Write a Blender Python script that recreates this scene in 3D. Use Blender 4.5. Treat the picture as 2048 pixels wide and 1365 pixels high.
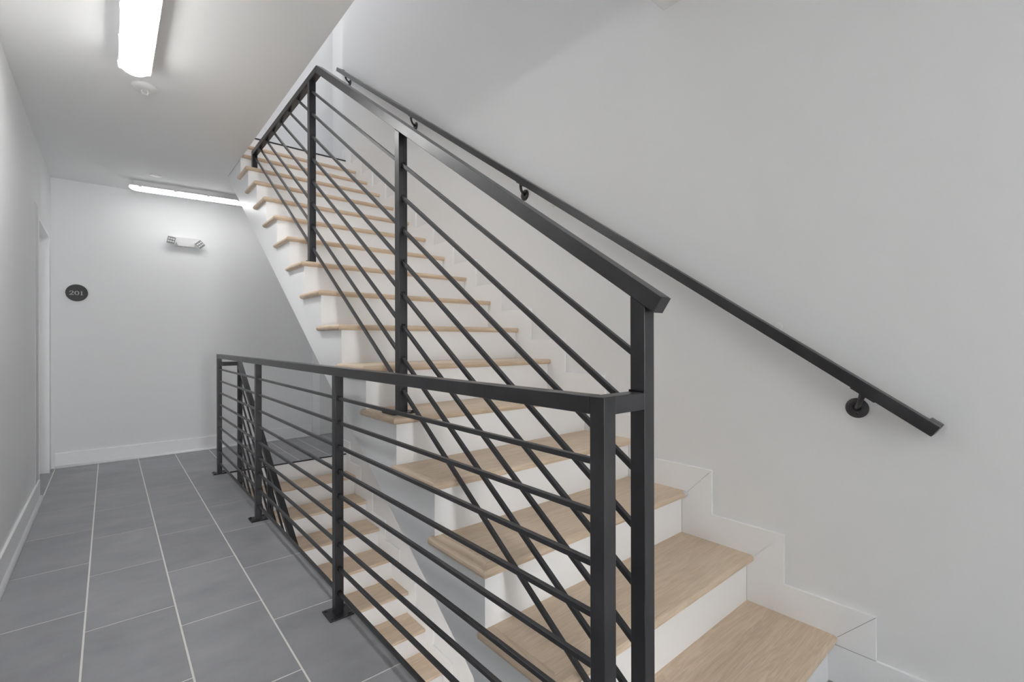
import bpy, math, random
from mathutils import Vector, Matrix

# ------------------------------------------------------------------ camera, world, exposure
scene = bpy.context.scene
for o in list(bpy.data.objects):
    bpy.data.objects.remove(o, do_unlink=True)
COL = scene.collection

YAW, PITCH, ROLL = math.radians(40.4226), math.radians(0.0243), math.radians(-0.124)
F = Vector((math.sin(YAW), math.cos(YAW), 0))
R = Vector((math.cos(YAW), -math.sin(YAW), 0))
U = Vector((0, 0, 1))
F2 = F * math.cos(PITCH) + U * math.sin(PITCH)
U2 = -F * math.sin(PITCH) + U * math.cos(PITCH)
R3 = R * math.cos(ROLL) + U2 * math.sin(ROLL)
U3 = -R * math.sin(ROLL) + U2 * math.cos(ROLL)
camd = bpy.data.cameras.new('camera')
cam = bpy.data.objects.new('camera', camd)
COL.objects.link(cam)
m = Matrix((R3, U3, -F2)).transposed().to_4x4()
m.translation = Vector((0, 0, 1.18))
cam.matrix_world = m
camd.sensor_width = 36.0
camd.lens = 947.03 / 2048 * 36.0
camd.clip_start = 0.02
camd.clip_end = 60
scene.camera = cam

world = bpy.data.worlds.new('world')
scene.world = world
world.use_nodes = True
world.node_tree.nodes['Background'].inputs[0].default_value = (0.8, 0.82, 0.85, 1)
world.node_tree.nodes['Background'].inputs[1].default_value = 0.3

vs = scene.view_settings
vs.view_transform = 'Standard'
vs.look = 'None'
vs.gamma = 1.0
vs.use_curve_mapping = False
vs.exposure = 1.44
LIGHT_BACK = 3.8     # the crosswise tube by the back wall
LIGHT = 10.5          # radiance of the tube-light lenses

cy = scene.cycles
cy.use_denoising = True
cy.max_bounces = 14
cy.diffuse_bounces = 11
cy.glossy_bounces = 5
cy.sample_clamp_indirect = 6.0
cy.caustics_reflective = False
cy.caustics_refractive = False

# added fill lamps, unseen: far end of each corridor and over the stairwell
def area(name, loc, rot, sx, sy, power):
    ld = bpy.data.lights.new(name, 'AREA'); ld.shape = 'RECTANGLE'; ld.size = sx; ld.size_y = sy; ld.energy = power
    lo = bpy.data.objects.new(name, ld); COL.objects.link(lo); lo.location = loc; lo.rotation_euler = rot
    return lo
for nm, z in (('corridor_fill', 1.35), ('corridor_fill', 4.45), ('corridor_fill', -1.7)):
    area(nm, (0.2, -7.95, z), (math.radians(90), 0, 0), 1.15, 2.4, 56)
area('stairwell_fill', (1.37, 2.6, 5.74), (0, 0, 0), 0.95, 4.2, 2)

# ------------------------------------------------------------------ materials
def srgb(v):
    v = v / 255.0
    return v / 12.92 if v <= 0.04045 else ((v + 0.055) / 1.055) ** 2.4

def mat(name, col, rough=0.5, spec=0.5, metal=0.0):
    mt = bpy.data.materials.new(name)
    mt.use_nodes = True
    nt = mt.node_tree
    b = nt.nodes['Principled BSDF']
    b.inputs['Base Color'].default_value = (*col, 1)
    b.inputs['Roughness'].default_value = rough
    b.inputs['Specular IOR Level'].default_value = spec
    b.inputs['Metallic'].default_value = metal
    return mt, nt, b

def noise_bump(nt, b, scale, strength, dist=0.001, coord='Object'):
    tc = nt.nodes.new('ShaderNodeTexCoord')
    n = nt.nodes.new('ShaderNodeTexNoise')
    n.inputs['Scale'].default_value = scale
    n.inputs['Detail'].default_value = 4
    bp = nt.nodes.new('ShaderNodeBump')
    bp.inputs['Strength'].default_value = strength
    bp.inputs['Distance'].default_value = dist
    nt.links.new(tc.outputs[coord], n.inputs['Vector'])
    nt.links.new(n.outputs['Fac'], bp.inputs['Height'])
    nt.links.new(bp.outputs['Normal'], b.inputs['Normal'])
    return tc, n

M = {}
M['wall'], nt, b = mat('wall_paint', (0.825, 0.83, 0.837), 0.62, 0.35)
noise_bump(nt, b, 260, 0.12, 0.0006)
M['ceiling'], nt, b = mat('ceiling_paint', (0.896, 0.90, 0.902), 0.8, 0.25)
noise_bump(nt, b, 260, 0.12, 0.0006)
M['trim'], nt, b = mat('trim_paint', (0.904, 0.91, 0.919), 0.33, 0.5)
noise_bump(nt, b, 60, 0.05, 0.0008)
M['plastic'], _, _ = mat('white_plastic', (0.80, 0.80, 0.80), 0.4)
M['greyplastic'], _, _ = mat('grey_plastic', (0.26, 0.26, 0.26), 0.4)
M['chrome'], _, _ = mat('lamp_reflector', (0.35, 0.35, 0.36), 0.25, 0.5, 0.6)
M['grout'], nt, b = mat('grout', (0.86, 0.85, 0.81), 0.9, 0.2)
M['dark'], _, _ = mat('black_edge_trim', (0.012, 0.012, 0.013), 0.4)
M['gap_shade'], _, _ = mat('painted_gap_shade', (0.16, 0.16, 0.16), 0.9)  # grey for strips that paint the shade inside board joints
M['sign'], _, _ = mat('sign_disc_charcoal', (0.035, 0.035, 0.036), 0.5)
M['letter'], _, _ = mat('sign_letters_grey', (0.45, 0.45, 0.45), 0.5)
M['casing_paint'], _, _ = mat('casing_paint', (0.66, 0.66, 0.665), 0.5)
M['raw'], _, _ = mat('door_paint', (0.84, 0.84, 0.84), 0.4)

# blackened steel: slight mottling and vertical mill streaks
M['steel'], nt, b = mat('blackened_steel', (0.03, 0.03, 0.033), 0.36, 0.65, 0.0)
tc = nt.nodes.new('ShaderNodeTexCoord')
n = nt.nodes.new('ShaderNodeTexNoise'); n.inputs['Scale'].default_value = 9; n.inputs['Detail'].default_value = 6
cr = nt.nodes.new('ShaderNodeValToRGB')
cr.color_ramp.elements[0].position = 0.3; cr.color_ramp.elements[0].color = (0.014, 0.014, 0.017, 1)
cr.color_ramp.elements[1].position = 0.75; cr.color_ramp.elements[1].color = (0.034, 0.033, 0.037, 1)
nt.links.new(tc.outputs['Object'], n.inputs['Vector'])
nt.links.new(n.outputs['Fac'], cr.inputs['Fac'])
nt.links.new(cr.outputs['Color'], b.inputs['Base Color'])
mr = nt.nodes.new('ShaderNodeMapRange')
mr.inputs['To Min'].default_value = 0.24; mr.inputs['To Max'].default_value = 0.42
nt.links.new(n.outputs['Fac'], mr.inputs['Value'])
nt.links.new(mr.outputs['Result'], b.inputs['Roughness'])
M['weld'], _, _ = mat('weld_metal', (0.02, 0.02, 0.022), 0.3, 0.6, 0.4)

def oak(name, along):
    mt, nt, b = mat(name, (0.5, 0.4, 0.3), 0.42, 0.4)
    tc = nt.nodes.new('ShaderNodeTexCoord')
    oi = nt.nodes.new('ShaderNodeObjectInfo')
    add = nt.nodes.new('ShaderNodeVectorMath'); add.operation = 'MULTIPLY_ADD'
    comb = nt.nodes.new('ShaderNodeCombineXYZ')
    for k in range(3):
        nt.links.new(oi.outputs['Random'], comb.inputs[k])
    add.inputs[1].default_value = (37, 23, 11)
    nt.links.new(comb.outputs[0], add.inputs[0])
    nt.links.new(tc.outputs['Object'], add.inputs[2])
    def mapped(sx, sy, sz):
        mp = nt.nodes.new('ShaderNodeMapping')
        mp.inputs['Scale'].default_value = (sx, sy, sz) if along == 'x' else (sy, sx, sz)
        nt.links.new(add.outputs[0], mp.inputs['Vector'])
        return mp
    # staves (edge-glued boards) : brightness steps across the width
    mp = mapped(0.6, 9.5, 1)
    vor = nt.nodes.new('ShaderNodeTexVoronoi'); vor.inputs['Scale'].default_value = 1.0
    vor.feature = 'F1'; vor.inputs['Randomness'].default_value = 0.5
    nt.links.new(mp.outputs[0], vor.inputs['Vector'])
    sep = nt.nodes.new('ShaderNodeSeparateColor')
    nt.links.new(vor.outputs['Color'], sep.inputs[0])
    # cathedral grain
    mp2 = mapped(1.6, 16, 4)
    n1 = nt.nodes.new('ShaderNodeTexNoise'); n1.inputs['Scale'].default_value = 1.6; n1.inputs['Detail'].default_value = 5
    n1.inputs['Distortion'].default_value = 0.7
    nt.links.new(mp2.outputs[0], n1.inputs['Vector'])
    wv = nt.nodes.new('ShaderNodeMath'); wv.operation = 'MULTIPLY'; wv.inputs[1].default_value = 38
    sn = nt.nodes.new('ShaderNodeMath'); sn.operation = 'SINE'
    nt.links.new(n1.outputs['Fac'], wv.inputs[0]); nt.links.new(wv.outputs[0], sn.inputs[0])
    # fine pores
    mp3 = mapped(9, 260, 60)
    n2 = nt.nodes.new('ShaderNodeTexNoise'); n2.inputs['Scale'].default_value = 1.0; n2.inputs['Detail'].default_value = 3
    nt.links.new(mp3.outputs[0], n2.inputs['Vector'])
    s1 = nt.nodes.new('ShaderNodeMath'); s1.operation = 'MULTIPLY_ADD'; s1.inputs[1].default_value = 0.055
    s2 = nt.nodes.new('ShaderNodeMath'); s2.operation = 'MULTIPLY_ADD'; s2.inputs[1].default_value = 0.42
    s3 = nt.nodes.new('ShaderNodeMath'); s3.operation = 'MULTIPLY_ADD'; s3.inputs[1].default_value = 0.13
    nt.links.new(sn.outputs[0], s1.inputs[0]); s1.inputs[2].default_value = 0.0
    nt.links.new(n2.outputs['Fac'], s2.inputs[0]); nt.links.new(s1.outputs[0], s2.inputs[2])
    nt.links.new(sep.outputs[0], s3.inputs[0]); nt.links.new(s2.outputs[0], s3.inputs[2])
    cr = nt.nodes.new('ShaderNodeValToRGB')
    e = cr.color_ramp.elements
    e[0].position = 0.05; e[0].color = (0.55, 0.42, 0.295, 1)
    e[1].position = 0.50; e[1].color = (0.80, 0.655, 0.505, 1)
    nt.links.new(s3.outputs[0], cr.inputs['Fac'])
    nt.links.new(cr.outputs['Color'], b.inputs['Base Color'])
    bp = nt.nodes.new('ShaderNodeBump'); bp.inputs['Strength'].default_value = 0.25; bp.inputs['Distance'].default_value = 0.0006
    nt.links.new(n2.outputs['Fac'], bp.inputs['Height'])
    nt.links.new(bp.outputs['Normal'], b.inputs['Normal'])
    return mt
M['oak'] = oak('oak_tread', 'x')
M['oak_return'] = oak('oak_return', 'y')
M['filler'], _, _ = mat('nosing_primer', (0.62, 0.61, 0.62), 0.5)

M['tile'], nt, b = mat('slate_grey_tile', (0.2, 0.2, 0.21), 0.42, 0.45)
tc = nt.nodes.new('ShaderNodeTexCoord'); oi = nt.nodes.new('ShaderNodeObjectInfo')
comb = nt.nodes.new('ShaderNodeCombineXYZ')
for k in range(3): nt.links.new(oi.outputs['Random'], comb.inputs[k])
vm = nt.nodes.new('ShaderNodeVectorMath'); vm.operation = 'MULTIPLY_ADD'; vm.inputs[1].default_value = (31, 17, 7)
nt.links.new(comb.outputs[0], vm.inputs[0]); nt.links.new(tc.outputs['Object'], vm.inputs[2])
mp = nt.nodes.new('ShaderNodeMapping'); mp.inputs['Rotation'].default_value = (0, 0, 0.5); mp.inputs['Scale'].default_value = (1.3, 2.0, 1)
nt.links.new(vm.outputs[0], mp.inputs['Vector'])
n = nt.nodes.new('ShaderNodeTexNoise'); n.inputs['Scale'].default_value = 2.6; n.inputs['Detail'].default_value = 9; n.inputs['Roughness'].default_value = 0.62
nt.links.new(mp.outputs[0], n.inputs['Vector'])
cr = nt.nodes.new('ShaderNodeValToRGB')
cr.color_ramp.elements[0].position = 0.3; cr.color_ramp.elements[0].color = (0.285, 0.29, 0.308, 1)
cr.color_ramp.elements[1].position = 0.72; cr.color_ramp.elements[1].color = (0.385, 0.39, 0.41, 1)
nt.links.new(n.outputs['Fac'], cr.inputs['Fac'])
hs = nt.nodes.new('ShaderNodeHueSaturation')
mr = nt.nodes.new('ShaderNodeMapRange'); mr.inputs['To Min'].default_value = 0.95; mr.inputs['To Max'].default_value = 1.05
nt.links.new(oi.outputs['Random'], mr.inputs['Value']); nt.links.new(mr.outputs[0], hs.inputs['Value'])
nt.links.new(cr.outputs['Color'], hs.inputs['Color']); nt.links.new(hs.outputs[0], b.inputs['Base Color'])
bp = nt.nodes.new('ShaderNodeBump'); bp.inputs['Strength'].default_value = 0.15; bp.inputs['Distance'].default_value = 0.001
nt.links.new(n.outputs['Fac'], bp.inputs['Height']); nt.links.new(bp.outputs['Normal'], b.inputs['Normal'])

for key, strength in (('lens', LIGHT), ('lens_dim', LIGHT_BACK), ('lens_low', LIGHT*1.5)):
    mt = bpy.data.materials.new('lamp_' + key); mt.use_nodes = True
    nt = mt.node_tree; nt.nodes.remove(nt.nodes['Principled BSDF'])
    em = nt.nodes.new('ShaderNodeEmission'); em.inputs[0].default_value = (1, 0.995, 0.985, 1); em.inputs[1].default_value = strength
    nt.links.new(em.outputs[0], nt.nodes['Material Output'].inputs['Surface'])
    M[key] = mt

# ------------------------------------------------------------------ mesh helpers
class MB:
    def __init__(s): s.v = []; s.f = []
    def add(s, vs_, fs):
        k = len(s.v); s.v += [tuple(p) for p in vs_]; s.f += [tuple(i + k for i in f) for f in fs]; return s
    def box(s, x0, x1, y0, y1, z0, z1):
        return s.add([(x0,y0,z0),(x1,y0,z0),(x1,y1,z0),(x0,y1,z0),(x0,y0,z1),(x1,y0,z1),(x1,y1,z1),(x0,y1,z1)],
                     [(0,3,2,1),(4,5,6,7),(0,1,5,4),(1,2,6,5),(2,3,7,6),(3,0,4,7)])
    def prism_x(s, poly, x0, x1):      # poly of (y, z)
        n = len(poly)
        a = [(x0, y, z) for y, z in poly] + [(x1, y, z) for y, z in poly]
        return s.add(a, [tuple(range(n))[::-1], tuple(range(n, 2*n))] + [(i, (i+1) % n, n+(i+1) % n, n+i) for i in range(n)])
    def prism_y(s, poly, y0, y1):      # poly of (x, z)
        n = len(poly)
        a = [(x, y0, z) for x, z in poly] + [(x, y1, z) for x, z in poly]
        return s.add(a, [tuple(range(n)), tuple(range(n, 2*n))[::-1]] + [(i, n+i, n+(i+1) % n, (i+1) % n) for i in range(n)])
    def loft(s, rings, caps=True):
        n = len(rings[0]); k = len(s.v)
        fs = []
        for r in range(len(rings)-1):
            for i in range(n):
                j = (i+1) % n
                fs.append((r*n+i, r*n+j, (r+1)*n+j, (r+1)*n+i))
        if caps:
            fs.append(tuple(range(n))[::-1]); fs.append(tuple((len(rings)-1)*n+i for i in range(n)))
        return s.add([p for r in rings for p in r], fs)
    def tube(s, pts, r, n=10):
        pts = [Vector(p) for p in pts]; rings = []
        for i, p in enumerate(pts):
            d = (pts[min(i+1, len(pts)-1)] - pts[max(i-1, 0)]).normalized()
            a = d.cross(Vector((0.13, 1, 0.21))).normalized(); c = d.cross(a)
            rr = r[i] if isinstance(r, (list, tuple)) else r
            rings.append([p + a*math.cos(t)*rr + c*math.sin(t)*rr for t in [2*math.pi*k/n for k in range(n)]])
        return s.loft(rings)
    def lathe(s, c, axis, prof, n=24):  # prof: (radius, distance along axis)
        ax = Vector(axis).normalized(); a = ax.cross(Vector((0.2, 0.9, 0.37))).normalized(); b_ = ax.cross(a)
        c = Vector(c)
        return s.loft([[c + ax*h + (a*math.cos(t) + b_*math.sin(t))*r for t in [2*math.pi*k/n for k in range(n)]] for r, h in prof])
    def rect_bar(s, p0, p1, w, h):     # bar in a plane of constant x; w across x, h perpendicular
        p0, p1 = Vector(p0), Vector(p1); d = (p1-p0).normalized(); nx = Vector((1, 0, 0)); up = nx.cross(d)
        if up.z < 0: up = -up
        q = []
        for p in (p0, p1):
            q += [p - nx*w/2 - up*h/2, p + nx*w/2 - up*h/2, p + nx*w/2 + up*h/2, p - nx*w/2 + up*h/2]
        return s.add(q, [(3,2,1,0),(4,5,6,7),(0,1,5,4),(1,2,6,5),(2,3,7,6),(3,0,4,7)])
    def mesh(s, name, material):
        me = bpy.data.meshes.new(name); me.from_pydata(s.v, [], s.f)
        import bmesh
        bm = bmesh.new(); bm.from_mesh(me); bmesh.ops.recalc_face_normals(bm, faces=bm.faces); bm.to_mesh(me); bm.free()
        me.materials.append(M[material]); return me

def wloc(o):
    v = Vector((0, 0, 0))
    while o: v += o.location; o = o.parent
    return v
def put(name, me, parent=None, loc=(0, 0, 0), bevel=0, smooth=False):   # loc in world axes
    o = bpy.data.objects.new(name, me); COL.objects.link(o)
    if parent: o.parent = parent; o.location = Vector(loc) - wloc(parent)
    else: o.location = loc
    if bevel:
        md = o.modifiers.new('bevel', 'BEVEL'); md.width = bevel; md.segments = 2; md.limit_method = 'ANGLE'; md.angle_limit = 0.6
        for p in me.polygons: p.use_smooth = True
        md.harden_normals = True
    elif smooth:
        for p in me.polygons: p.use_smooth = True
    return o
def build(name, mb, material, parent=None, bevel=0, smooth=False):
    return put(name, mb.mesh(name, material), parent, (0, 0, 0), bevel, smooth)
def empty(name, loc):
    o = bpy.data.objects.new(name, None); COL.objects.link(o); o.location = loc; o.empty_display_size = 0.1; return o
def tag(o, label, cat, group=None):
    o['label'] = label; o['category'] = cat
    if group: o['group'] = group
    return o
def struct(name, mb, material, parent=None, bevel=0):
    o = build(name, mb, material, parent, bevel)
    if not parent: o['kind'] = 'structure'
    return o
def lab(o, text): o['label'] = text; return o
def move_origin(o, loc):   # world-built top-level mesh: move its origin to its base
    loc = Vector(loc); o.data.transform(Matrix.Translation(-loc)); o.location = loc; return o

# ------------------------------------------------------------------ dimensions (metres)
XL, W, YB = -0.409, 1.916, 6.13          # left wall, right wall, back wall
WS = 1.904                                # face of the skirting on the right wall
XE = 0.822                                # edge of the slabs beside the stairwell
XF = 0.828                                # side face of the flights
STOREY = 3.09
SLAB = 0.413
YW = 5.042                                # end of the right wall, landing alcove beyond
XA = 2.2                                  # alcove side wall
Y0, T, Z0, RZ = 0.515, 0.2762, 0.163, 0.183
LAND = 4.935
SLOPE = RZ / T

# ------------------------------------------------------------------ walls
b_ = MB()
b_.box(XL-0.16, XL, -8.0, 5.115, -3.09, 5.9)
b_.box(XL-0.16, XL, 5.97, YB+0.12, -3.09, 5.9)
b_.box(XL-0.16, XL, 5.115, 5.97, 2.14, 5.9)
b_.box(XL-0.16, XL, 5.115, 5.97, -3.09, -0.004)
struct('wall_left', b_, 'wall')
struct('wall_back', MB().box(XL, XA+0.1, YB, YB+0.12, -3.09, 5.9), 'wall')
struct('wall_right', MB().box(W, XA, -3.0, YW, -3.09, 5.9), 'wall')
struct('wall_landing', MB().box(XA, XA+0.12, YW-0.2, YB, -3.09, 5.9), 'wall')
struct('wall_front', MB().box(XL, XE, -8.12, -8.0, -3.09, 5.9).box(XE, W, -3.12, -3.0, -3.09, 5.9).box(XE, XE+0.12, -8.0, -3.12, -3.09, 5.9), 'wall')  # unseen; corridor lengthened and stair bay closed to steer the added end lamps

def slab(z, name, material, bottom=True):
    """concrete slab with the stair opening; top just under the tiles"""
    t = z - 0.0009
    mb = MB()
    poly = [(-8.0, t), (YB, t), (YB, z-SLAB+0.04), (4.93, z-SLAB), (-8.0, z-SLAB)]
    mb.prism_x(poly, XL, XE)
    mb.box(XE, W, -3.0, 0.548, z-SLAB, t)
    mb.box(XE, W, 0.548, 1.186, z-SLAB, z-0.03)
    mb.prism_x([(LAND+0.012, t), (YB, t), (YB, z-SLAB+0.04), (4.93, z-SLAB)], XE, W)
    mb.box(W, XA, YW, YB, z-SLAB+0.02, t)
    return struct(name, mb, material)
ceiling = slab(STOREY, 'ceiling', 'ceiling')
struct('ceiling.001', MB().box(XL, XA, -8.0, YB, 5.77, 5.9), 'ceiling')
floor = slab(0.0, 'floor', 'grout')
struct('floor.001', MB().box(XL-0.16, XA+0.12, -8.12, YB+0.12, -3.2, -3.09), 'tile')
struct('floor.002', MB().box(XL, XE, -8.0, YB, STOREY-0.01, STOREY).box(XE, W, LAND+0.012, YB, STOREY-0.01, STOREY).box(W, XA, YW, YB, STOREY-0.01, STOREY)
       .box(XE, W, -3.0, 0.548, STOREY-0.01, STOREY), 'tile')
# white paint below the floor slab where the flight comes up
struct('ceiling.002', MB().box(XL, XE, -8.0, YB, -SLAB-0.004, -SLAB).box(XE, W, -3.0, 1.186, -SLAB-0.004, -SLAB), 'ceiling')
struct('trim_1', MB().box(XE, XE+0.005, 1.186, LAND+0.01, -SLAB, -0.03).box(XE, WS, LAND+0.010, LAND+0.012, -SLAB, -0.02), 'trim')

# ------------------------------------------------------------------ floor tiles (each a part of the floor)
TW, TL = 0.304, 0.5985
GX, GY = 0.0066, 0.0058
cols = []
for c in range(-2, 9):
    x0 = -0.078 + c*TW
    cols.append((x0, x0+TW, (2.98 - 0.2035*c + 5) % TL))
tile_full = MB().box(GX/2, TW-GX/2, GY/2, TL-GY/2, -0.008, 0).mesh('tile', 'tile')
def place_tiles(xa, xb, ya, yb):
    for x0, x1, ph in cols:
        cx0, cx1 = max(x0, xa), min(x1, xb)
        if cx1 - cx0 < 0.012: continue
        k = math.floor((ya - ph) / TL)
        while ph + k*TL < yb:
            y0 = ph + k*TL; y1 = y0 + TL; k += 1
            cy0, cy1 = max(y0, ya), min(y1, yb)
            if cy1 - cy0 < 0.012: continue
            full = (cx1-cx0 > TW-1e-4) and (cy1-cy0 > TL-1e-4)
            if full:
                put('tile', tile_full, floor, (x0, y0, 0), 0.0004)
            else:
                gx0 = GX/2 if cx0 == x0 else 0.0; gx1 = GX/2 if cx1 == x1 else 0.0
                gy0 = GY/2 if cy0 == y0 else 0.0; gy1 = GY/2 if cy1 == y1 else 0.0
                me = MB().box(gx0, cx1-cx0-gx1, gy0, cy1-cy0-gy1, -0.008, 0).mesh('tile', 'tile')
                put('tile', me, floor, (cx0, cy0, 0), 0.0004)
place_tiles(XL, XE-0.003, -0.8, YB-0.001)
place_tiles(XE-0.003, W, LAND, YB-0.001)
place_tiles(W, XA, YW, YB-0.001)
place_tiles(XE-0.003, W-0.013, -0.8, 0.54)
place_tiles(XL-0.075, XL, 5.115, 5.97)
struct('floor.003', MB().box(XL-0.16, XL, 5.115, 5.97, -0.06, -0.0009), 'grout')
# black edge profiles along the stairwell and at the head of each flight
for i, (zz) in enumerate((0.0, STOREY)):
    t_ = struct('trim_%d' % (2+i), MB().box(XE-0.003, WS, LAND-0.003, LAND, zz-0.012, zz+0.0012).box(XE-0.003, XE, 1.2, LAND, zz-0.012, zz+0.0012), 'dark')

# ------------------------------------------------------------------ baseboards, door 1 (left wall) and door 2 (landing)
def baseboard(name, mb_list):
    o = struct(name, mb_list[0], 'trim', None, 0.002)
    for q in mb_list[1:]:
        build('shoe_moulding', q, 'trim', o, 0, True)
    return o
def shoe_prof(n=7, r=0.020, h=0.022):
    return [(0, 0)] + [(r*math.cos(a), h*math.sin(a)) for a in [math.pi/2*k/(n-1) for k in range(n)]]
bl = MB().box(XL, XL+0.013, -8.0, 5.05, 0, 0.14)
sl = MB().prism_y([(XL+0.013+x, z) for x, z in shoe_prof()], -8.0, 5.05)
baseboard('baseboard_left', [bl, sl])
bb = MB().box(-0.383, 1.93, YB-0.013, YB, 0, 0.14)
sb = MB().prism_x([(YB-0.013-x, z) for x, z in shoe_prof()], -0.383, 1.93)
baseboard('baseboard_back', [bb, sb])
baseboard('baseboard_right', [MB().box(WS, W, -3.0, 0.57, 0, 0.1318), MB().prism_y([(WS-x, z) for x, z in shoe_prof()], -3.0, 0.30)])

d1 = struct('door_1', MB().box(XL-0.115, XL-0.075, 5.155, 5.95, 0.008, 2.125), 'raw', None, 0.002)
build('door_frame', MB().box(XL-0.12, XL+0.002, 5.125, 5.15, 0, 2.14).box(XL-0.12, XL+0.002, 5.955, 5.98, 0, 2.14).box(XL-0.12, XL+0.002, 5.15, 5.955, 2.125, 2.15), 'trim', d1, 0.0015)
build('door_stop', MB().box(XL-0.075, XL-0.06, 5.15, 5.165, 0, 2.125).box(XL-0.075, XL-0.06, 5.940, 5.955, 0, 2.125).box(XL-0.075, XL-0.06, 5.165, 5.94, 2.11, 2.125), 'trim', d1)
build('casing', MB().box(XL, XL+0.0035, 4.88, 5.05, 0.14, 2.205), 'casing_paint', d1, 0.001)
hb = MB(); hb.lathe((XL-0.075, 5.22, 0.98), (1, 0, 0), [(0.026, 0), (0.026, 0.006), (0.01, 0.01), (0.01, 0.03), (0.024, 0.036), (0.026, 0.05), (0.012, 0.058)])
build('door_handle', hb, 'steel', d1, 0, True)

d2 = struct('door_2', MB().box(2.03, XA, YB-0.008, YB, 0.006, 2.05), 'raw', None, 0.001)
build('casing', MB().box(1.935, 2.026, YB-0.020, YB, 0, 2.12), 'trim', d2, 0.003)
build('casing', MB().box(2.026, XA, YB-0.020, YB, 2.055, 2.12), 'trim', d2, 0.003)

# ------------------------------------------------------------------ stair flights
NT = 0.027      # tread thickness
OH = 0.028      # nosing overhang
XS = 0.8036     # outer edge of the mitred return nosing
RET = 0.050
def nose_profile(n=7):
    r = NT/2
    return [(r - r*math.cos(a), -r + r*math.sin(a)) for a in [math.pi/2 - math.pi*k/(n-1) for k in range(n)]]  # from top round to bottom: (depth, z)
def tread_mesh(full_left, back):
    pr = [(d, z) for d, z in nose_profile()]
    poly = pr + [(back, -NT), (back, 0.0)]
    n = len(poly)
    def xl(y):
        return (XS + min(y, RET)) if full_left else XF + 0.02
    a = [(xl(y), y, z) for y, z in poly] + [(WS, y, z) for y, z in poly]
    # extra vertex column so the mitre ends at RET
    mb = MB()
    if full_left:
        poly2 = pr + [(RET, -NT), (back, -NT), (back, 0), (RET, 0)]
        n = len(poly2)
        a = [(XS + min(y, RET), y, z) for y, z in poly2] + [(WS, y, z) for y, z in poly2]
        fs = [(i, (i+1) % n, n+(i+1) % n, n+i) for i in range(n)]
        fs.append(tuple(range(n, 2*n)))
        fs.append(tuple(range(0, len(pr)+1)) + (n-1,))
        fs.append((len(pr), len(pr)+1, len(pr)+2, n-1))
        mb.add(a, fs)
    else:
        mb.prism_x(poly, XF+0.02, WS)
    return mb.mesh('tread', 'oak')
def return_mesh(back):
    r = NT/2
    pr = nose_profile()
    inner = RET - 0.0007
    poly = [(XS + d, z, d) for d, z in pr] + [(XS+inner, -NT, inner), (XS+inner, 0.0, inner)]
    rings = []
    n = len(poly)
    rings.append([(x, max(d, 0) + 0.0006, z) for x, z, d in poly])
    rings.append([(x, back-0.012, z) for x, z, d in poly])
    for f, yy in ((0.004, back-0.005), (0.0095, back)):
        zc = -r
        rings.append([(min(x + f, XS+inner), yy, zc + (z-zc)*(1-f/0.0135*0.7)) for x, z, d in poly])
    return MB().loft(rings).mesh('return_nosing', 'oak_return')
ME_T = tread_mesh(True, T+OH+0.004)
ME_T2 = tread_mesh(False, T+OH+0.004)
ME_R = return_mesh(T+OH+0.018)
ME_RIS = MB().box(XF+0.02, WS-0.0012, 0, 0.018, -RZ, -NT).mesh('riser', 'trim')

def yz(n): return Y0 + n*T, Z0 + n*RZ

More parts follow.
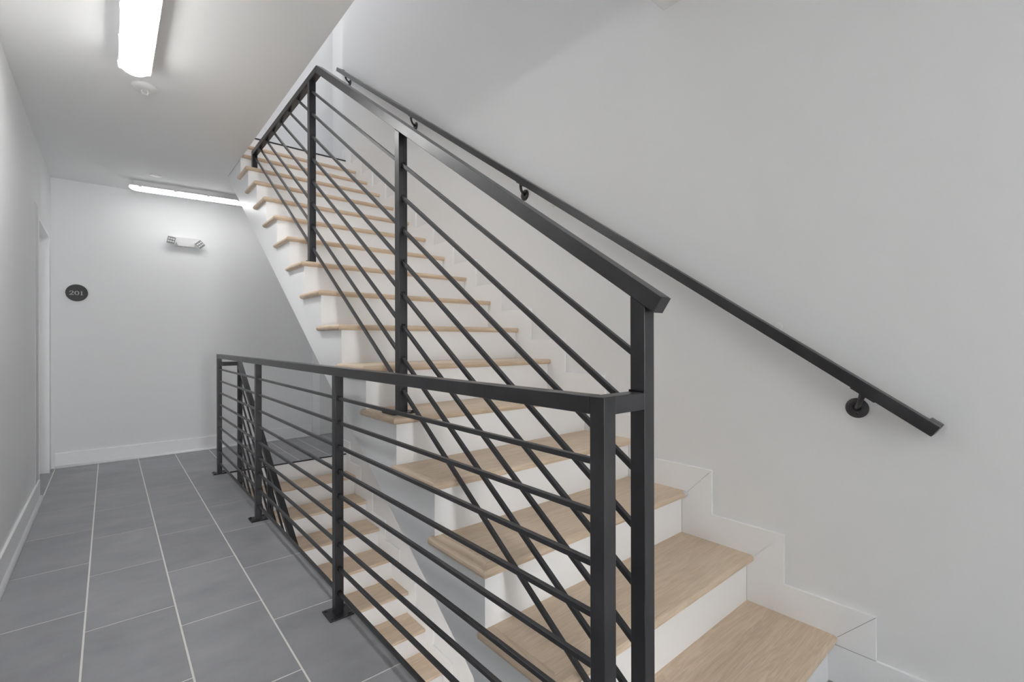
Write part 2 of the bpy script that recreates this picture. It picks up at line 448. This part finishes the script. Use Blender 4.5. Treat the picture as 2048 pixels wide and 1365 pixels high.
def flight(dy, dz, label, loc_n=0):
    root = empty('staircase', (1.35, Y0+dy, dz))
    tag(root, label, 'staircase')
    o3 = lambda x, y, z: (x, y+dy, z+dz)
    for n in range(16):
        y, z = yz(n)
        cut = n >= 14
        t = put('tread', ME_T2 if cut else ME_T, root, o3(0, y, z), 0.0006 if False else 0, False)
        if not cut:
            put('return_nosing', ME_R, t, o3(0, y, z))
        if n == 0:
            r0 = MB().box(XF+0.02, WS-0.0012, 0, 0.018, -z, -NT).mesh('riser', 'trim')
            put('riser', r0, root, o3(0, y+OH, z))
        else:
            put('riser', ME_RIS, root, o3(0, y+OH, z))
    y, z = yz(15)
    put('riser', MB().box(XF, WS, 0, 0.008, 0, STOREY-z-0.012).mesh('riser', 'trim'), root, (0, LAND+0.0015, z+dz))
    # outer stringer face, stepped on top, raking below
    poly = []
    y0_, z0_ = yz(0)
    poly.append((y0_+OH, 0.0))
    for n in range(16):
        y, z = yz(n)
        zt = z - NT
        poly.append((y+OH, zt))
        if n < 15: poly.append((y+T+OH, zt))
    poly.append((LAND-dy, yz(15)[1]-NT)); 
    yb = LAND - dy
    low = lambda yy: Z0 + (yy-Y0)*SLOPE - 0.41
    poly.append((yb, low(yb)-0.02)); poly.append((1.15, low(1.15))); poly.append((1.15, 0.0))
    mb = MB(); mb.prism_x([(yy+dy, zz+dz) for yy, zz in poly], XF, XF+0.02)
    build('stringer', mb, 'trim', root)
    # raking soffit
    mb = MB(); mb.prism_x([(1.15+dy, low(1.15)+dz+0.002), (yb+dy, low(yb)+dz-0.018), (yb+dy, low(yb)+dz+0.01), (1.15+dy, low(1.15)+dz+0.03)], XF+0.02, W-0.001)
    mb.box(XF+0.02, W-0.001, 1.135+dy, 1.15+dy, dz, low(1.15)+dz+0.02)
    build('soffit', mb, 'ceiling', root)
    # stepped skirting on the wall, mitred at every nosing
    g = 0.107; hgt = 0.111
    for n in range(16):
        y, z = yz(n); zp = z - RZ if n else 0.021
        gap = 0.0009 if n in (0, 2, 5, 9) else 0.0
        V = [(y-g, z+hgt-gap), (y-g, zp+hgt), (y+OH, zp-0.002), (y+OH+0.004, z-0.01), (y, z-gap)]
        if n == 0: V = [(y-g, z+hgt-gap), (y-g, 0.1325), (y+OH, 0.1325), (y+OH+0.004, z-0.01), (y, z-gap)]
        y1 = y+T
        Hh = [(y-g+gap, z+hgt), (y1-g, z+hgt), (y1+OH, z-0.002), (y, z-0.002)]
        for P_ in (V, Hh):
            build('skirt_board', MB().prism_x([(a+dy, c+dz) for a, c in P_], WS, W-0.0005), 'trim', root)
    def seam_shade(a, c, w):  # thin dark strip painting the shade of an open mitre
        d = (Vector((0,)+c) - Vector((0,)+a)).normalized(); nn = Vector((0, -d.z, d.y))*w/2
        q = [Vector((0,)+a)+nn, Vector((0,)+c)+nn, Vector((0,)+c)-nn, Vector((0,)+a)-nn]
        build('joint_shade', MB().prism_x([(p.y+dy, p.z+dz) for p in q], WS-0.0003, WS+0.004), 'gap_shade', root)
    if dz == 0:
        y, z = yz(0); seam_shade((y-g+0.001, z+hgt-0.001), (y+0.001, z-0.003), 0.0011); seam_shade((y-g, 0.1322), (y+0.02, 0.1322), 0.0012)
        y, z = yz(2); seam_shade((y-g+0.012, z+hgt-0.012), (y+0.001, z-0.003), 0.0006)
        for n in (1, 2, 3):
            y, z = yz(n); build('joint_shade', MB().box(WS-0.0012, WS-0.0002, y+OH-0.0003, y+OH+0.004, z-RZ+0.001, z-NT-0.001), 'gap_shade', root)
    z = yz(15)[1]
    y16 = Y0 + 16*T
    build('skirt_board', MB().prism_x([(a+dy, c+dz) for a, c in [(y16-g, STOREY+0.132), (y16-g, z+hgt), (y16+OH, z-0.002), (y16+OH, STOREY+0.132)]], WS, W-0.0005), 'trim', root)
    return root
up = flight(0.0, 0.0, 'flight of oak-nosed white stairs rising from beside the newel post to the floor above')
down = flight(0.02, -STOREY, 'lower flight of oak and white stairs seen through the corridor guardrail')
# primed patch on the right end of one nosing
y, z = yz(2)
for ch in up.children:
    pass
pp = MB(); pp.loft([[(WS-0.022, y+d-0.0006 if d < 0.0135 else y+d, z+zz+ (0.0005 if zz > -0.0135 else -0.0005)) for d, zz in nose_profile()] , [(WS+0.0003, y+d-0.0006 if d < 0.0135 else y+d, z+zz+(0.0005 if zz > -0.0135 else -0.0005)) for d, zz in nose_profile()]])
lab(build('primed_patch', pp, 'filler', up), 'pale primer patch on a nosing end')

# upper baseboard on the wall beyond the top landing
struct('trim_4', MB().box(WS, W, 4.965, YW, STOREY, STOREY+0.132), 'trim')
struct('trim_5', MB().box(WS, W, 4.985, YW, 0, 0.132), 'trim')

# ------------------------------------------------------------------ guardrails
S = 0.037
BAR = 0.0127
def weld(mb, x, y, z, r=0.010, n=6):
    pts = []
    for k in range(n):
        a = 2*math.pi*k/n
        pts.append((x + 0.0085*math.cos(a), y, z + 0.0095*math.sin(a)))
    for p in pts: mb.box(p[0]-0.003, p[0]+0.003, p[1]-0.004, p[1]+0.001, p[2]-0.003, p[2]+0.003)
def plate(parent, x, y, z, world=True):
    """bolted base plate under a post whose corner is (x, y)"""
    cx, cy_ = x + S/2, y + S/2
    p = build('base_plate', MB().box(cx-0.051, cx+0.051, cy_-0.051, cy_+0.051, z, z+0.006), 'steel', parent, 0.001)
    for sx in (-1, 1):
        for sy in (-1, 1):
            b = MB().lathe((cx+sx*0.038, cy_+sy*0.038, z+0.006), (0, 0, 1), [(0.0075, 0), (0.0075, 0.003), (0.0062, 0.005), (0.003, 0.0058)], 8)
            build('bolt', b, 'steel', p)
    return p

# --- corridor guardrail, level, parallel to the left wall
GXX = 0.737; NX = 0.8735
ZT = 1.0695
g = empty('guardrail', (GXX+S/2, 2.75, 0))
tag(g, 'level black steel guardrail with nine horizontal bars along the corridor edge', 'guardrail')
YC0 = 0.588; posts = [2.036, 3.474, 4.925]
yend = posts[2] + S
build('top_rail', MB().box(GXX, GXX+S, YC0+S+0.0004, yend, ZT-S, ZT), 'steel', g, 0.002)
for i, y in enumerate([YC0] + posts):
    top = ZT if i == 0 else ZT-S
    po = build('post', MB().box(GXX, GXX+S, y, y+S, 0.004, top), 'steel', g, 0.002)
    if i:
        wb = MB()
        for k in range(9): weld(wb, GXX+S/2, y, 0.097+0.1047*k)
        build('weld_bead', wb, 'weld', po)
    plate(g, GXX, y, 0.0)
bounds = [YC0+S] + posts
for i in range(3):
    a = bounds[i] if i == 0 else bounds[i] + S
    c = bounds[i+1]
    me = MB().box(-BAR/2, BAR/2, -0.004, c-a+0.004, -BAR/2, BAR/2).mesh('infill_bar', 'steel')
    for k in range(9):
        put('infill_bar', me, g, (GXX+S/2, a, 0.097+0.1047*k), 0.0012)
cn = build('connector', MB().box(GXX+S, NX, YC0, YC0+S, ZT-S, ZT), 'steel', g, 0.002)
wb = MB()
random.seed(4)
for k in range(9):
    xx = NX-0.003; yy = YC0+0.002+k*0.004
    wb.box(xx-0.003, xx+0.003, yy-0.003, yy+0.0025, ZT-0.001, ZT+0.003+random.random()*0.002)
build('weld_bead', wb, 'weld', cn)
q = MB()
p0, p1 = Vector((GXX+S, posts[2]+S/2, 0.985)), Vector((NX, 4.822, 0.985))
q.box(GXX+S, NX+0.002, 4.83, 4.867, 0.967, 1.003)
q.box(GXX+S-0.02, GXX+S, 4.83, 4.935, 0.967, 1.003)
build('connector', q, 'steel', g, 0.001)

# --- raking guardrail of a flight
RS = 0.6712
def stair_guard(dy, dz, label, upper):
    """upper: also the raking section that climbs past the slab above"""
    root = empty('stair_guardrail', (NX+S/2, 0.60+dy, Z0+dz)); tag(root, label, 'guardrail')
    top = lambda y: 1.272 + RS*(y-0.549)          # top line of the raking rail (flight coordinates)
    ang = math.atan(RS); c_ = math.cos(ang); vth = S/c_
    xc = NX + S/2
    ypk = 2.690; zpk = 2.709
    P_ = lambda poly: [(a+dy, b+dz) for a, b in poly]
    # raking rail with mitred head, square-cut foot
    e0 = (0.549, 1.272); e1 = (0.549 + S*math.sin(ang), 1.272 - S*c_)
    # inner mitre: lower line of raking meets lower line of the level piece
    yin = ypk + (zpk - S - (top(ypk) - vth))/RS
    poly = [e0, e1, (yin, zpk-S), (ypk, zpk)]
    build('top_rail', MB().prism_x(P_(poly), NX, NX+S), 'steel', root, 0.002)
    yE = 4.246
    build('top_rail', MB().prism_x(P_([(ypk+0.0005, zpk), (yin+0.0005, zpk-S), (yE, zpk-S), (yE, zpk)]), NX, NX+S), 'steel', root, 0.002)
    cap = MB().prism_x(P_([(e0[0]-0.0025, e0[1]-0.0016), (e1[0]-0.0025, e1[1]-0.0016), (e1[0], e1[1]+0.0016), (e0[0], e0[1]-0.001)]), NX+0.001, NX+S-0.001)
    build('end_cap', cap, 'steel', root)
    P4 = [(0.588, Z0), (1.713, Z0+4*RZ), (2.806, Z0+8*RZ), (4.208, Z0+13*RZ)]
    off = [0.172+0.1285*k for k in range(8)]
    for i, (y, zb) in enumerate(P4):
        if i < 2:
            pol = [(y, zb), (y+S, zb), (y+S, top(y+S)-vth), (y, top(y)-vth)]
        else:
            pol = [(y, zb), (y+S, zb), (y+S, zpk-S), (y, zpk-S)]
        po = build('post', MB().prism_x(P_(pol), NX, NX+S), 'steel', root, 0.002)
        if 0 < i:
            wb = MB()
            for d in off:
                zz = top(y) - d
                if zb+0.03 < zz < zpk-S: weld(wb, xc, y+dy, zz+dz)
            build('weld_bead', wb, 'weld', po)
        if i < 3: plate(root, NX-0.008 if i == 1 else NX, y+dy, zb+dz)
    for i in range(2):
        a, c = P4[i][0]+S, P4[i+1][0]
        me = MB().rect_bar((0, -0.003, -0.003*RS), (0, c-a+0.003, (c-a+0.003)*RS), BAR, BAR).mesh('infill_bar', 'steel')
        for k, d in enumerate(off):
            zc = top(a) - d
            if i == 0 and k == 7 and False: continue
            put('infill_bar', me, root, (xc, a+dy, zc+dz), 0.0012)
    a, c = P4[2][0]+S, P4[3][0]
    for k, d in enumerate(off):
        ym = 0.549 + (zpk - S + 0.004 + d - 1.272)/RS     # where the bar meets the level rail
        ce = min(c+0.003, ym)
        if ce - a < 0.05: continue
        me = MB().rect_bar((0, -0.003, -0.003*RS), (0, ce-a, (ce-a)*RS), BAR, BAR).mesh('infill_bar', 'steel')
        put('infill_bar', me, root, (xc, a+dy, top(a)-d+dz), 0.0012)
    if upper:
        # section above this floor: bottom bar on the slab edge, raking rail, newel
        yn = 4.785 - dy; zf = STOREY + 0.004
        ys = 0.549 + (STOREY - 0.36 + vth - 1.272)/RS
        pol = [(ys, top(ys)), (ys - S*0 + 0.0, top(ys)-vth), (yn, top(yn)-vth), (yn+S, top(yn+S)-vth), (yn+S, top(yn+S)-0.012), (yn+S-0.02, top(yn+S)-0.012)]
        pol = [(ys, top(ys)), (ys, top(ys)-vth), (yn+S, top(yn+S)-vth), (yn+S, top(yn+S))]
        build('top_rail', MB().prism_x(P_(pol), NX, NX+S), 'steel', root, 0.002)
        ypm = 3.744 - dy
        for y in (ypm, yn):
            po = build('post', MB().prism_x(P_([(y, Z0+math.floor((y-Y0)/T)*RZ), (y+S, Z0+math.floor((y-Y0)/T)*RZ), (y+S, top(y+S)-vth), (y, top(y)-vth)]), NX, NX+S), 'steel', root, 0.002)
        for d in off:
            ya = max(0.549 + (STOREY - 0.36 + d - 1.272)/RS, 0.6)
            for s0, s1 in ((ya, ypm), (max(ya, ypm+S), yn)):
                if s1 - s0 < 0.04: continue
                me = MB().rect_bar((0, 0, 0), (0, s1-s0, (s1-s0)*RS), BAR, BAR).mesh('infill_bar', 'steel')
                put('infill_bar', me, root, (xc, s0+dy, top(s0)-d+dz), 0.0012)
    return root
stair_guard(0, 0, 'raking black steel guardrail climbing the open side of the rising stairs', False)
stair_guard(0.045, -STOREY, 'short black steel guardrail slanting down to the lower flight behind the corridor guardrail', True)

# ------------------------------------------------------------------ wall handrail
hr = empty('handrail', (1.84, 0.25, 0.9)); tag(hr, 'sloping black wall-mounted handrail on the right wall beside the stairs', 'handrail')
HX0, HX1 = 1.839, 1.876
ya, za = 0.241, 0.926; yb_, zb_ = 5.010, 4.085
hs_ = (zb_-za)/(yb_-ya); hang = math.atan(hs_)
sx, cx_ = S*math.sin(hang), S*math.cos(hang)
build('rail', MB().prism_x([(ya, za), (ya+sx, za-cx_), (yb_+sx, zb_-cx_), (yb_, zb_)], HX0, HX1), 'steel', hr, 0.003)
dv = S/math.cos(hang)
l = 0.034
build('wall_return', MB().prism_x([(ya+0.0, za), (ya+sx, za-cx_), (ya+sx+l*math.cos(hang), za-cx_+l*math.sin(hang)), (ya+l*math.cos(hang), za+l*math.sin(hang))], HX1, W), 'steel', hr, 0.002)
build('wall_return', MB().prism_x([(yb_-l*math.cos(hang), zb_-l*math.sin(hang)), (yb_-l*math.cos(hang)+sx, zb_-l*math.sin(hang)-cx_), (yb_+sx, zb_-cx_), (yb_, zb_)], HX1, W), 'steel', hr, 0.002)
for (y, z) in ((0.46, 0.953), (2.125, 2.062), (3.459, 2.941), (4.839, 3.871)):
    br = build('bracket', MB().lathe((W, y, z), (-1, 0, 0), [(0.0335, 0), (0.0335, 0.003), (0.031, 0.0065), (0.017, 0.009), (0.012, 0.0085), (0.010, 0.006)], 28), 'steel', hr, 0, True)
    zr = za + (y-0.030-ya)*hs_ - dv          # underside of the rail above the bracket
    xm = (HX0+HX1)/2
    pts = []
    for k in range(9):
        a = math.pi/2*k/8
        pts.append((W-0.006 - (W-0.006-xm)*math.sin(a), y - 0.030*k/8, z+0.004 + (zr-z-0.004)*(1-math.cos(a))))
    build('bracket_arm', MB().tube(pts, [0.0105, 0.0095, 0.0085, 0.008, 0.0078, 0.008, 0.0085, 0.0095, 0.011], 12), 'steel', br, 0, True)
    s_ = MB().rect_bar((xm, y-0.030-0.032, zr-0.032*hs_-0.002), (xm, y-0.030+0.032, zr+0.032*hs_-0.002), 0.024, 0.005)
    build('saddle', s_, 'steel', br, 0.001)
    build('screw', MB().lathe((W-0.006, y, z-0.017), (-1, 0, 0), [(0.004, 0), (0.004, 0.003), (0.002, 0.0038)], 8), 'weld', br)
for (y, z, t_) in ((1.885, 1.954, 'higher up the stairs'), (0.707, 1.232, 'near the bottom of the stairs')):
    wc = build('wall_cap', MB().lathe((W, y, z), (-1, 0, 0), [(0.017, 0), (0.017, 0.0015), (0.014, 0.004), (0.004, 0.005)], 20), 'wall', None, 0, True)
    move_origin(wc, (W, y, z)); tag(wc, 'small white painted cap on the wall behind the handrail, ' + t_, 'wall cap')

# ------------------------------------------------------------------ tube lights
def outline(L_, w, inset, n=8, er=0.075):
    """plan outline of a long lens with elliptical ends; local x along the fixture"""
    a, h = L_/2 - inset, w/2 - inset
    e = max(er - inset*0.6, 0.01)
    pts = []
    for k in range(n+1):
        t = -math.pi/2 + math.pi*k/n
        pts.append((a - e + e*math.cos(t), h*math.sin(t)*1.0))
    for k in range(n+1):
        t = math.pi/2 + math.pi*k/n
        pts.append((-a + e + e*math.cos(t), h*math.sin(t)))
    return pts
def rect_outline(L_, w, inset, ch=0.02):
    a, h = L_/2-inset, w/2-inset
    return [(a-ch, -h), (a, -h+ch), (a, h-ch), (a-ch, h), (-a+ch, h), (-a, h-ch), (-a, -h+ch), (-a+ch, -h)]
def make_light(loc, rz, label, group=None, ln=1.26, w=0.132, lens='lens'):
    root = empty('tube_light', loc); root.rotation_euler = (0, 0, rz)
    tag(root, label, 'ceiling light', group)
    def pb(name, mb, material, par=root, smooth=False, bevel=0):
        o = bpy.data.objects.new(name, mb.mesh(name, material)); COL.objects.link(o); o.parent = par
        if smooth:
            for p in o.data.polygons: p.use_smooth = True
        return o
    ring = lambda f, z: [(x, y, z) for x, y in f]
    pb('housing', MB().loft([ring(rect_outline(ln-0.05, w*0.74, 0), 0), ring(rect_outline(ln-0.05, w*0.80, 0), -0.034), ring(rect_outline(ln-0.012, w*1.03, 0), -0.046), ring(rect_outline(ln-0.012, w*1.03, 0), -0.054)]), 'plastic')
    le = [(-0.054, 0.003), (-0.060, 0.005), (-0.068, 0.010), (-0.075, 0.019), (-0.080, 0.032), (-0.082, 0.05)]
    pb('lens', MB().loft([ring(outline(ln, w, i), z) for z, i in le]), lens, smooth=False)
    for k in range(5):
        for s in (-1, 1):
            x = -ln/2 + 0.09 + k*(ln-0.18)/4
            pb('clip', MB().box(x-0.012, x+0.012, s*(w/2)-0.002, s*(w/2)+0.006, -0.062, -0.036), 'plastic')
    return root
ZC = STOREY - SLAB
make_light((0.108, 2.62, ZC), math.pi/2, 'long white tube light on the ceiling over the corridor, running toward the back wall')
make_light((0.77, 5.66, ZC+0.022), math.radians(-5.0), 'glowing tube light mounted crosswise on the ceiling close to the back wall', lens='lens_dim')
make_light((0.108, -3.0, ZC), math.pi/2, 'unseen tube light added for fill on the corridor ceiling behind the camera')  # unseen extra fixture, added for its light
for zz, nm in ((STOREY, 'upper'), (-STOREY, 'lower')):  # unseen copies of the fixtures, added to light the other floors
    lz = 'lens_dim' if nm == 'upper' else 'lens_low'
    top = ZC + zz if nm == 'lower' else 5.77
    make_light((0.108, 2.62, top), math.pi/2, 'unseen tube light added for fill over the corridor of the %s floor' % nm, lens=lz)
    make_light((0.108, -1.0, top), math.pi/2, 'unseen tube light added for fill at the near end of the %s floor corridor' % nm, lens=lz)
    make_light((0.9, 5.66, top + (0.022 if nm == 'lower' else 0)), 0, 'unseen crosswise tube light added for fill over the %s floor landing' % nm, lens='lens' if nm == 'upper' else 'lens_low')

# ------------------------------------------------------------------ sprinkler and cover plate on the ceiling
sp = empty('ceiling_sprinkler', (0.163, 3.50, ZC)); tag(sp, 'white round ceiling sprinkler just past the end of the corridor tube light', 'sprinkler')
build('escutcheon', MB().lathe((0.163, 3.50, ZC), (0, 0, -1), [(0.062, 0), (0.062, 0.006), (0.055, 0.016), (0.035, 0.022), (0.02, 0.022)], 32), 'plastic', sp, 0, True)
fr = MB()
for s in (-1, 1):
    fr.tube([(0.163+s*0.010, 3.50, ZC-0.02), (0.163+s*0.016, 3.50, ZC-0.032), (0.163+s*0.012, 3.50, ZC-0.044), (0.163, 3.50, ZC-0.050)], 0.0028, 6)
build('frame', fr, 'plastic', sp, 0, True)
build('deflector', MB().lathe((0.163, 3.50, ZC-0.050), (0, 0, -1), [(0.004, 0), (0.016, 0.001), (0.016, 0.0025), (0.004, 0.004)], 16), 'plastic', sp)
zc2 = STOREY - SLAB + 0.04*(5.35-4.93)/1.2
cp = build('cover_plate', MB().lathe((0.324, 5.35, zc2), (0, 0, -1), [(0.043, -0.002), (0.043, 0.006), (0.040, 0.009), (0.01, 0.010)], 32), 'plastic', None, 0, True)
move_origin(cp, (0.324, 5.35, zc2)); tag(cp, 'flat white round cover plate on the ceiling near the crosswise tube light', 'cover plate')

# ------------------------------------------------------------------ emergency light on the back wall
ec = Vector((0.63, YB, 2.25))
el = empty('emergency_light', (0.63, YB, 2.19)); tag(el, 'white emergency light with two angled lamp heads high on the back wall', 'emergency light')
def ex(x, d, z): return (0.63+x, YB-d, 2.25+z)
mb = MB()
mb.loft([[ex(-0.125, 0, 0.048), ex(0.125, 0, 0.048), ex(0.095, 0, -0.058), ex(-0.095, 0, -0.058)],
         [ex(-0.125, 0.028, 0.048), ex(0.125, 0.028, 0.048), ex(0.095, 0.028, -0.058), ex(-0.095, 0.028, -0.058)],
         [ex(-0.118, 0.075, 0.034), ex(0.118, 0.075, 0.034), ex(0.072, 0.060, -0.056), ex(-0.072, 0.060, -0.056)]])
build('body', mb, 'plastic', el, 0.003)
def head(c, rot, yawh):
    Rm = Matrix.Rotation(yawh, 3, 'Z') @ Matrix.Rotation(rot, 3, 'Y')
    c = Vector(ex(*c))
    tr = lambda p: c + Rm @ Vector(p)
    mb = MB(); s = 0.041
    mb.loft([[tr((sx_*s*0.8, 0.02, sz*s*0.8)) for sx_, sz in ((-1, -1), (1, -1), (1, 1), (-1, 1))], [tr((sx_*s, -0.012, sz*s)) for sx_, sz in ((-1, -1), (1, -1), (1, 1), (-1, 1))]])
    h = build('lamp_head', mb, 'plastic', el, 0.004)
    mb = MB(); k = s*0.86
    mb.loft([[tr((sx_*k, -0.0118, sz*k)) for sx_, sz in ((-1, -1), (1, -1), (1, 1), (-1, 1))], [tr((sx_*k, -0.0132, sz*k)) for sx_, sz in ((-1, -1), (1, -1), (1, 1), (-1, 1))]])
    f_ = build('reflector', mb, 'greyplastic', h)
    for i in range(3):
        for j in range(2):
            p = tr(((i-1)*0.021, -0.0130, (j-0.5)*0.026))
            q = Rm @ Vector((0, -1, 0))
            build('lamp_lens', MB().lathe(p, q, [(0.0085, 0), (0.0085, 0.003), (0.005, 0.0055), (0.001, 0.006)], 12), 'plastic', h, 0, True)
head((-0.128, 0.066, -0.008), math.radians(12), math.radians(-22))
head((0.118, 0.062, -0.022), math.radians(-44), math.radians(10))
build('test_button', MB().lathe(ex(-0.03, 0.055, -0.058), (0, 0, -1), [(0.005, -0.004), (0.005, 0.006), (0.003, 0.008)], 10), 'plastic', el)

# ------------------------------------------------------------------ door number sign "201"
sc_ = Vector((-0.231, YB-0.001, 1.650))
sg = empty('number_sign', (-0.231, YB, 1.57)); tag(sg, 'round charcoal sign reading 201 on the back wall beside the left door', 'sign')
build('disc', MB().lathe((-0.231, YB, 1.65), (0, -1, 0), [(0.080, 0.003), (0.080, 0.011), (0.0785, 0.0125), (0.01, 0.0125)], 48), 'sign', sg)
def stroke(mb, pts, wds, x0, z0, sc):
    """ribbon of varying width, extruded a little from the disc"""
    L_, R_ = [], []
    for i, p in enumerate(pts):
        a = pts[max(i-1, 0)]; c = pts[min(i+1, len(pts)-1)]
        dx, dz = c[0]-a[0], c[1]-a[1]; l_ = math.hypot(dx, dz) or 1
        nx_, nz_ = -dz/l_, dx/l_
        w_ = wds[i]/2
        L_.append((p[0]+nx_*w_, p[1]+nz_*w_)); R_.append((p[0]-nx_*w_, p[1]-nz_*w_))
    yf = YB-0.0140; ybk = YB-0.0120
    n = len(pts); vs_ = []
    for y in (ybk, yf):
        for q in L_ + R_: vs_.append((x0+q[0]*sc, y, z0+q[1]*sc))
    fs = []
    for i in range(n-1):
        fs.append((2*n+i, 2*n+i+1, 3*n+i+1, 3*n+i))
        fs.append((i, i+1, 2*n+i+1, 2*n+i)); fs.append((n+i, n+i+1, 3*n+i+1, 3*n+i))
    fs += [(0, n, 3*n, 2*n), (n-1, 2*n-1, 4*n-1, 3*n-1)]
    mb.add(vs_, fs)
def arc(cx, cz, rx, rz, a0, a1, n):
    return [(cx+rx*math.cos(math.radians(a0+(a1-a0)*k/n)), cz+rz*math.sin(math.radians(a0+(a1-a0)*k/n))) for k in range(n+1)]
sc = 0.041
two = MB()
p = arc(0.42, 0.70, 0.30, 0.24, 200, -25, 12) + [(0.52, 0.40), (0.30, 0.20), (0.16, 0.06)]
stroke(two, p, [0.10, 0.13, 0.11, 0.09, 0.08, 0.08, 0.09, 0.11, 0.14, 0.17, 0.18, 0.18, 0.17, 0.13, 0.09, 0.06], 0, 0, 1)
two = MB()
zb0 = 1.629
def glyph(name, fn, x0):
    mb = MB(); fn(mb, x0); build(name, mb, 'letter', sg)
def g2(mb, x0):
    p = arc(0.40, 0.70, 0.28, 0.24, 195, -30, 12) + [(0.50, 0.40), (0.30, 0.22), (0.14, 0.07)]
    stroke(mb, p, [0.17, 0.16, 0.12, 0.09, 0.08, 0.08, 0.09, 0.11, 0.15, 0.18, 0.20, 0.20, 0.18, 0.14, 0.10, 0.07], x0, zb0, sc)
    stroke(mb, [(0.05, 0.065), (0.40, 0.075), (0.76, 0.065), (0.82, 0.17)], [0.13, 0.15, 0.14, 0.05], x0, zb0, sc)
def g0(mb, x0):
    p = arc(0.42, 0.47, 0.32, 0.42, 90, 450, 24)
    w_ = [0.08 + 0.13*abs(math.cos(math.radians(90+15*k))) for k in range(25)]
    stroke(mb, p, w_, x0, zb0, sc)
def g1(mb, x0):
    stroke(mb, [(0.30, 0.04), (0.30, 0.90)], [0.20, 0.20], x0, zb0, sc)
    stroke(mb, [(0.08, 0.80), (0.32, 0.90)], [0.07, 0.12], x0, zb0, sc)
    stroke(mb, [(0.06, 0.03), (0.54, 0.03)], [0.07, 0.07], x0, zb0, sc)
glyph('numeral', g2, -0.2845)
glyph('numeral', g0, -0.2475)
glyph('numeral', g1, -0.2085)
